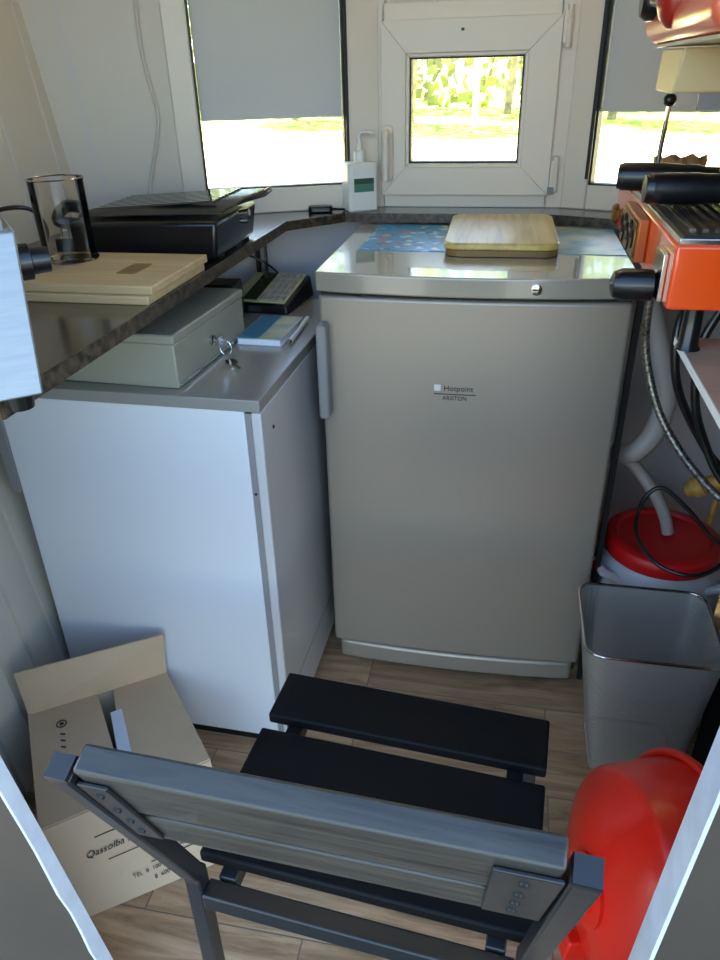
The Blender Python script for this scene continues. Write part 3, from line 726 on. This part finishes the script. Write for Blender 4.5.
for y in (.335,):
    g = put('group_head', MB().lathe([(.034, .150), (.036, .215), (.033, .222)], 28, Matrix.Translation((.135, y, 0))), M['steel'], EM, smooth=True)
put('level_window', MB().box(.050, .078, .275, .282, .214, .232), M['cabgrey'], EM)
put('cap', MB().lathe([(.026, 0), (.026, .008), (.016, .018), (.004, .022)], 24, Matrix.Translation((.004, .235, .322)) @ Matrix.Rotation(-PI/2, 4, 'Y')), M['redcap'], EM, smooth=True)
mb = MB(); mb.tube([(.012, .315, .325), (-.006, .345, .330)], .007, 12); put('valve_stem', mb, M['steel'], EM, smooth=True)
mb = MB(); mb.lathe([(.012, 0), (.024, .004), (.026, .028), (.020, .036)], 20, Matrix.Translation((.018, .372, .335)) @ Matrix.Rotation(-PI/2, 4, 'Y')); put('steam_knob', mb, M['blackp'], EM, smooth=True)
mb = MB(); mb.tube(catmull([(.034, .37, .232), (.034, .37, .205), (.033, .375, .165), (.034, .385, .120)], 6), .0032, 8); put('steam_wand', mb, M['steel'], EM, smooth=True)
put('wand_joint', MB().ico((.034, .37, .222), .0085, 2), M['blackp'], EM, smooth=True)
mb = MB(); mb.tube([(.122, .16, .222), (.110, .20, .120)], .0038, 8); put('water_tube', mb, M['copper'], EM, smooth=True)

def portafilter(x, y, rz, label):
    t = thing('portafilter', label, 'portafilter', (x, y, ZC+H1+.0135), rz, group=None)
    put('handle', MB().tube(catmull([(0, 0, .0165), (.006, 0, .0165), (.03, 0, .0165), (.08, 0, .0165), (.115, 0, .016)], 4), [.004]+[.0145]*3+[.0162]*3+[.0165]*4+[.0155]*3+[.0135]*3, 18), M['blackp'], t, smooth=True)
    put('neck', MB().tube([(.113, 0, .016), (.122, 0, .016), (.150, 0, .017)], [.009, .006, .006], 12), M['steel'], t, smooth=True)
    put('basket_ring', MB().lathe([(.026, 0), (.032, .004), (.033, .030), (.030, .031), (.029, .006)], 24, Matrix.Translation((.18, 0, 0))), M['steel'], t, smooth=True)
portafilter(.124, 1.025, -.20, 'black-handled portafilter lying furthest back on drip tray')
portafilter(.140, .915, .02, 'black-handled portafilter lying nearest across the drip tray')
# paper bag behind the machine on the sill
CP = thing('paper_bag', 'crumpled brown paper cup bag standing behind orange machine', 'paper bag', (.285, 1.495, ZC), .2)
mb = MB(); lo = []; hi = []; n = 28
for k in range(n):
    a = 2*PI*k/n; w = 1+.10*math.sin(k*2.3)
    lo.append((.030*math.cos(a)*w, .022*math.sin(a)*w, .002)); hi.append((.046*math.cos(a)*w, .030*math.sin(a)*w, .118+.004*math.sin(k*1.9)))
mb.loft([lo, hi], (True, False)); put('bag', mb, M['kraft'], CP, solid=.001)

# ================================================================= CHAIR
CH = thing('slatted_chair', 'black metal chair with three dark seat slats, back to viewer', 'chair', (-.107, .4165, 0), -.078)
S = .1705; T = .0185
for s in (-1, 1):
    x = s*S
    mb = MB()
    def sq(c, d1, d2): return [Vector(c)+Vector(d1)*a+Vector(d2)*b for a, b in ((-1, -1), (1, -1), (1, 1), (-1, 1))]
    e = Vector((T/2, 0, 0)); lean = Vector((.048, -.379+s*.018, .925)); nn = Vector((0, .925, .379))*T/2
    mid = (Vector((0, 1, 0))+Vector((0, .925, .379))).normalized()*T/2*1.02
    b0 = Vector((x, 0, .40)); top = Vector((x, 0, .41))+lean*.343
    mb.loft([sq((x, 0, 0), e, (0, T/2, 0)), sq(b0-Vector((0, 0, .006)), e, (0, T/2, 0)), sq(b0+Vector((0, -.001, .006)), e, mid), sq(b0+lean*.020, e, nn), sq(top, e, nn)])
    lg = put('rear_leg', mb, M['blacksteel'], CH, bevel=.002)
    put('end_cap', MB().loft([sq(top, e*.97, nn*.97), sq(top+lean*.004, e*.90, nn*.90)]), M['blacksteel'], lg)
    put('front_leg', MB().box(x*.93-T/2, x*.93+T/2, .255, .255+T, 0, .383), M['blacksteel'], CH, bevel=.002)
    put('seat_rail', MB().box(s*.142-.010, s*.142+.010, .012, .255, .362, .3845), M['blacksteel'], CH, bevel=.0015)
put('rear_crossbar', MB().box(-S+T/2, S-T/2, -.011, .011, .358, .381), M['blacksteel'], CH, bevel=.002)
put('front_crossbar', MB().box(-.15, .15, .258, .276, .362, .383), M['blacksteel'], CH, bevel=.002)
for y0, y1 in ((.022, .100), (.122, .202), (.2235, .3035)):
    put('seat_slat', MB().box(-.178, .178, y0, y1, .385, .401), M['slat'], CH, bevel=.003)
Bm = Matrix(((1, 0, .048, 0), (.035, .925, -.379, 0), (0, .379, .925, .41), (0, 0, 0, 1)))   # local: x, n, s
for s0, s1 in ((.266, .353), (.184, .2535)):
    put('back_slat', MB().box(-.158, .158, -.004, .016, s0, s1, Bm), M['backslat'], CH, bevel=.0025)
for s in (-1, 1):
    x0, x1 = sorted((s*.160, s*(.118 if s > 0 else .137)))
    pl = put('fixing_plate', MB().box(x0, x1, -.0075, -.0042, .200, .335, Bm), M['blacksteel'], CH, bevel=.001)
    for z in (.315, .280, .250, .222):
        put('bolt', MB().lathe([(.0035, 0), (.003, .0016)], 10, Bm @ Matrix.Translation((s*(.138 if s > 0 else .149), -.0075, z)) @ Matrix.Rotation(PI/2, 4, 'X')), M['screw'], pl)

# ================================================================= CARDBOARD BOX
BX_ = thing('cardboard_box', 'opened brown cardboard carton with raised flap beside white refrigerator', 'box', (-.58, .72, 0))
o = Vector((-.58, .72, 0))
fb0, fb1 = Vector((-.565, .566, .001))-o, Vector((-.375, .705, .001))-o
ft0, ft1 = Vector((-.622, .590, .160))-o, Vector((-.418, .757, .160))-o
bt0, bt1 = Vector((-.769, .792, .160))-o, Vector((-.572, .932, .160))-o
bb0, bb1 = Vector((-.735, .80, .001))-o, Vector((-.56, .915, .001))-o
mb = MB(); mb._add([fb0, fb1, ft1, ft0], [(0, 1, 2, 3)]); mb._add([fb1, bb1, bt1, ft1], [(0, 1, 2, 3)]); mb._add([fb0, bb0, bt0, ft0], [(0, 1, 2, 3)]); mb._add([bb0, bb1, bt1, bt0], [(0, 1, 2, 3)]); mb._add([fb0, fb1, bb1, bb0], [(0, 1, 2, 3)])
bmesh.ops.remove_doubles(mb.bm, verts=mb.bm.verts, dist=.0005)
put('carton_walls', mb, M['card'], BX_, solid=.003)
def lerp(a, b, t): return a+(b-a)*t
def flap(name, q, th=.003):
    n = (q[1]-q[0]).cross(q[3]-q[0]).normalized()*th
    if n.z < 0: n = -n
    return put(name, MB().hexa([v for v in q], [v+n for v in q]), M['card'], BX_)
up = Vector((0, 0, .0015))
m0, m1 = lerp(ft0, ft1, .0), lerp(bt0, bt1, .0)
flap('top_flap', [ft0+up, lerp(ft0, ft1, .49)+up, lerp(bt0, bt1, .485)+up, bt0+up])
flap('top_flap', [lerp(ft0, ft1, .49)+up, ft1+up, bt1+up, lerp(bt0, bt1, .60)+up*1.0])
fl = [bt0+Vector((.001, .001, .002)), bt1+Vector((0, 0, .002)), Vector((-.560, .926, .262))-o, Vector((-.783, .806, .245))-o]
n_ = Vector((-.5, .8, 0)).normalized()*-.003
put('back_flap', MB().hexa(fl, [v+n_ for v in fl]), M['card'], BX_)
# white label strip in the slit
a_, b_ = lerp(ft0, bt0, .30), lerp(ft0, bt0, .78); w_ = (ft1-ft0)
q = [a_+w_*.49, a_+w_*.57, lerp(ft0, bt0, .72)+w_*.575, lerp(ft0, bt0, .72)+w_*.50]
q = [v+Vector((0, 0, .0055)) for v in q]
put('label_slip', MB().hexa(q, [v+Vector((0, 0, .0006)) for v in q]), M['paper'], BX_)
# printing on the face towards the doorway
xa = (ft1-ft0).normalized(); ya = (ft0-fb0)
nrm = xa.cross(ya).normalized()
if nrm.y > 0: nrm = -nrm
def fpt(u, v, off=.0008):
    return lerp(lerp(fb0, fb1, u), lerp(ft0, ft1, u), v)+nrm*off
def ctext(s, u, v, size, name, shear=0.):
    mt = frame_mtx(fpt(u, v), xa, ya)
    return text(name, s, size, M['ink'], BX_, mt, .0002, shear)
ctext('RAV', .40, .87, .020, 'print_text')
ctext('Qassolba nodapouevo', .43, .60, .0155, 'print_text', .3)
ctext('№', .60, .44, .010, 'print_text')
ctext('GASCOBAN', .62, .34, .011, 'print_text')
ctext('TEL  8  100 ММ  800', .52, .22, .0095, 'print_text')
ctext('8  600 ММ  900', .60, .13, .0095, 'print_text')
mb = MB()
for u0, u1, v in ((.24, .86, .74), (.26, .82, .48), (.48, .78, .385), (.48, .78, .285)): mb.bar(fpt(u0, v), fpt(u1, v), .0012, .0008)
put('print_line', mb, M['ink'], BX_)
# small round mark on the top flap
def tpt(u, v): return lerp(lerp(ft0, ft1, u), lerp(bt0, bt1, u), v)+Vector((0, 0, .005))
mb = MB(); c = tpt(.21, .80)
mb.tube([c+Vector((.008*math.cos(a), .008*math.sin(a), 0)) for a in [k*2*PI/20 for k in range(21)]], .0011, 5, cap=False); mb.prism([(c.x+.004*math.cos(k), c.y+.004*math.sin(k)) for k in range(6)], c.z, c.z+.0004)
for i in range(3): p = tpt(.205-.004*i, .70-.06*i); mb.box(p.x-.004, p.x+.005, p.y-.0015, p.y+.0015, p.z, p.z+.0004)
put('print_mark', mb, M['ink'], BX_)

# ================================================================= RIGHT SIDE: bin, barrel, hoses, bucket
BN = thing('mesh_bin', 'square perforated metal waste bin beside the silver fridge', 'bin', (.275, 1.05, 0))
lo = [(p[0]-.275, p[1]-1.05) for p in rrect(.212, .362, .975, 1.110, .022, 6)]
hi = [(p[0]-.275, p[1]-1.05) for p in rrect(.168, .386, .950, 1.148, .030, 6)]
loops = []
for k in range(9):
    t_ = k/8; loops.append([(a[0]*(1-t_)+b[0]*t_, a[1]*(1-t_)+b[1]*t_, .002+.298*t_) for a, b in zip(lo, hi)])
put('basket', MB().loft(loops, (True, False)), M['perf'], BN, smooth=True)
mb = MB(); mb.tube([(p[0], p[1], .300) for p in hi+[hi[0]]], .0028, 8, cap=False); put('rim', mb, M['steel'], BN, smooth=True)
mb = MB(); mb.tube([(p[0], p[1], .004) for p in lo+[lo[0]]], .0035, 8, cap=False); put('base_ring', mb, M['steel'], BN, smooth=True)

BA = thing('plastic_barrel', 'white plastic barrel with red screw lid behind the mesh bin', 'barrel', (.333, 1.283, 0))
put('body', MB().lathe([(.100, .001), (.118, .012), (.120, .05), (.117, .06), (.120, .07), (.120, .255), (.112, .282), (.098, .296), (.096, .312)], 48), M['barrel'], BA, smooth=True)
mb = MB(); mb.lathe([(.104, .300), (.107, .303), (.107, .330), (.102, .335), (.088, .336), (.084, .330), (.0, .330)][:-1], 48); put('lid', mb, M['redlid'], BA, smooth=True)
for a in (math.radians(205), math.radians(-35)):
    m_ = Matrix.Rotation(a, 4, 'Z')
    h = put('handle', MB().tube([m_ @ Vector(p) for p in ((.108, -.03, .27), (.132, -.02, .285), (.134, .02, .285), (.108, .03, .27))], .009, 10), M['barrel'], BA, smooth=True)
    put('handle_insert', MB().tube([m_ @ Vector((.136, -.010, .287)), m_ @ Vector((.136, .010, .287))], .0075, 10), M['redlid'], h, smooth=True)
# hoses
def tube_thing(name, pts, r, m, label, cat, corr=0, k=10, n=12, group=None):
    P = catmull(pts, k)
    rs = [r*(1+(corr if i % 2 else 0)) for i in range(len(P))]
    return tag(put(name, MB().tube(P, rs, n), M[m], smooth=True), label, cat, group)
tube_thing('drain_hose', [(.225, 1.27, .832), (.228, 1.265, .80), (.240, 1.262, .763), (.265, 1.26, .695), (.283, 1.26, .632), (.276, 1.26, .565), (.249, 1.265, .519), (.222, 1.29, .500)], .019, 'hose', 'thick grey drain hose curving behind the braided hose', 'hose', 0)
tube_thing('drain_hose', [(.222, 1.33, .475), (.26, 1.315, .465), (.304, 1.295, .417), (.328, 1.288, .374), (.340, 1.285, .338)], .0115, 'hose', 'thin grey hose entering the red barrel lid', 'hose', 0)
tube_thing('braided_hose', [(.195, 1.06, .918), (.194, 1.065, .86), (.20, 1.07, .78), (.225, 1.05, .70), (.26, 1.02, .645), (.30, .97, .61), (.345, .92, .59)], .0055, 'braid', 'steel braided water hose hanging below orange machine', 'hose', .10, 24)
tube_thing('black_cable', [(.262, 1.13, .842), (.248, 1.11, .80), (.252, 1.10, .740), (.270, 1.10, .689), (.304, 1.10, .633), (.340, 1.09, .588), (.40, 1.06, .55)], .0065, 'blackp', 'thick black cable hanging left below the wooden shelf', 'cable')
tube_thing('black_cable', [(.30, 1.09, .842), (.278, 1.085, .78), (.284, 1.08, .698), (.308, 1.075, .634), (.344, 1.06, .575), (.41, 1.03, .53)], .0065, 'blackp', 'black cable crossing behind the white shelf edge', 'cable')
tube_thing('black_cable', [(.42, 1.05, .56), (.42, 1.09, .46), (.385, 1.13, .42), (.34, 1.20, .445), (.30, 1.24, .46), (.272, 1.235, .43), (.262, 1.19, .39), (.29, 1.14, .365), (.34, 1.115, .36), (.39, 1.13, .37), (.43, 1.17, .40), (.46, 1.16, .44)], .0038, 'blackp', 'thin black cable coiled in a loop over the red lid', 'cable')
VL = thing('pipe_valve', 'yellowed plastic pipe joint behind the black cable loop', 'pipe fitting', (.41, 1.33, .43))
put('pipe', MB().tube([(-.035, .02, -.03), (.09, -.03, .06)], .015, 14), M['yellow'], VL, smooth=True)
for t_ in (.15, .45, .8):
    c = Vector((-.035, .02, -.03)).lerp(Vector((.09, -.03, .06)), t_); d = (Vector((.125, -.05, .09)).normalized())*.010
    put('collar', MB().tube([c-d, c+d], .020, 10), M['yellow'], VL, smooth=True)
put('bracket', MB().tube([(.02, -.002, .01), (.02, .02, -.10)], .006, 8), M['yellow'], VL)
# clear film bag and teal film by the bin
def blob(name, c, r, sq, m, label, cat, seed):
    bm = bmesh.new(); bmesh.ops.create_icosphere(bm, subdivisions=4, radius=1)
    rnd = random.Random(seed); ph = [rnd.uniform(0, 6) for _ in range(6)]
    for v in bm.verts:
        d = v.co.copy(); k = 1+.10*math.sin(d.x*7+ph[0])*math.sin(d.y*6+ph[1])+.07*math.sin(d.z*13+ph[2]+d.x*5)+.03*math.sin(d.y*27+ph[3])
        v.co = Vector((d.x*sq[0], d.y*sq[1], d.z*sq[2]))*r*k
        v.co.z = max(v.co.z, -c[2]+.001)
    mb = MB(); mb.bm.free(); mb.bm = bm
    o_ = put(name, mb, M[m], smooth=True); o_.location = c
    return tag(o_, label, cat)
blob('plastic_bag', (.474, 1.085, .20), .105, (.55, .65, 1.5), 'bag', 'crumpled clear grey plastic bag right of the mesh bin', 'bag', 4)
blob('film_bundle', (.455, .88, .10), .10, (.55, .8, 1.0), 'teal', 'dark teal plastic film bundle beside black counter leg', 'bag', 9)
# red bucket lying on its side
ax = Vector((-.94, -.27, .15)).normalized()
fm = Matrix.Translation((.203, .635, .184)) @ ax.to_track_quat('Z', 'Y').to_matrix().to_4x4()
RB = bpy.data.objects.new('red_bucket', None); col.objects.link(RB); RB.matrix_world = fm
tag(RB, 'bright red round plastic bucket lying on its side on floor', 'bucket')
prof = [(.172, -.085), (.165, -.085), (.152, .0), (.144, .008), (.095, .030), (.036, .044), (.028, .046), (.026, .064), (.017, .066), (.017, .052), (.004, .050)]
put('body', MB().lathe(prof, 48, cap0=False), M['red'], RB, smooth=True, solid=.002)
mb = MB(); mb.tube([(.172*math.cos(a), .172*math.sin(a), -.085) for a in [k*2*PI/48 for k in range(49)]], .006, 8, cap=False); put('rim', mb, M['red'], RB, smooth=True)
mb = MB(); mb.lathe([(.044, .038), (.046, .050), (.040, .051)], 24); put('hub_ring', mb, M['red'], RB, smooth=True)
mb = MB(); mb.box(-.012, .012, -.145, -.105, .0, .045); put('tab', mb, M['red'], RB, bevel=.003)

# ================================================================= LIGHT
w = bpy.data.worlds.new('sky'); sc.world = w; w.use_nodes = True
nt = w.node_tree; bg = nt.nodes['Background']
sky = nt.nodes.new('ShaderNodeTexSky'); sky.sky_type = 'NISHITA'; sky.sun_disc = False
sky.sun_elevation = math.radians(48); sky.sun_rotation = math.radians(-25); sky.air_density = 1.2; sky.dust_density = .6; sky.ozone_density = 3
nt.links.new(sky.outputs[0], bg.inputs[0]); bg.inputs[1].default_value = .39
sun = bpy.data.lights.new('sun', 'SUN'); sun.energy = 27; sun.angle = math.radians(.6); sun.color = (1, .90, .70)
so = bpy.data.objects.new('sun', sun); col.objects.link(so)
d = Vector((.35, -.75, -1.15)).normalized()
so.rotation_euler = d.to_track_quat('-Z', 'Y').to_euler()

# ================================================================= CAMERA
f_, pt, ro, H_, yw = 734.5, .5066, .0263, 1.1325, .205
def ray(x, y):
    a, b = (x-360)/f_, (480-y)/f_
    u = a*math.cos(ro)+b*math.sin(ro); v = -a*math.sin(ro)+b*math.cos(ro)
    X, Y, Z = u, math.cos(pt)+v*math.sin(pt), -math.sin(pt)+v*math.cos(pt)
    return Vector((X*math.cos(yw)-Y*math.sin(yw), X*math.sin(yw)+Y*math.cos(yw), Z))
F = ray(360, 480); Rv = (ray(360+f_, 480)-F).normalized(); U = (ray(360, 480-f_)-F).normalized(); F.normalize()
cam = bpy.data.cameras.new('camera'); co = bpy.data.objects.new('camera', cam); col.objects.link(co)
mw = Matrix.Identity(4)
for i in range(3): mw[i][0] = Rv[i]; mw[i][1] = U[i]; mw[i][2] = -F[i]
mw[0][3], mw[1][3], mw[2][3] = 0, 0, H_
co.matrix_world = mw
cam.sensor_fit = 'VERTICAL'; cam.sensor_height = 24; cam.lens = f_*24/960; cam.clip_start = .02; cam.clip_end = 300
sc.camera = co
sc.view_settings.view_transform = 'Standard'; sc.view_settings.look = 'None'; sc.view_settings.gamma = 1; sc.view_settings.use_curve_mapping = False
sc.view_settings.exposure = 1.2
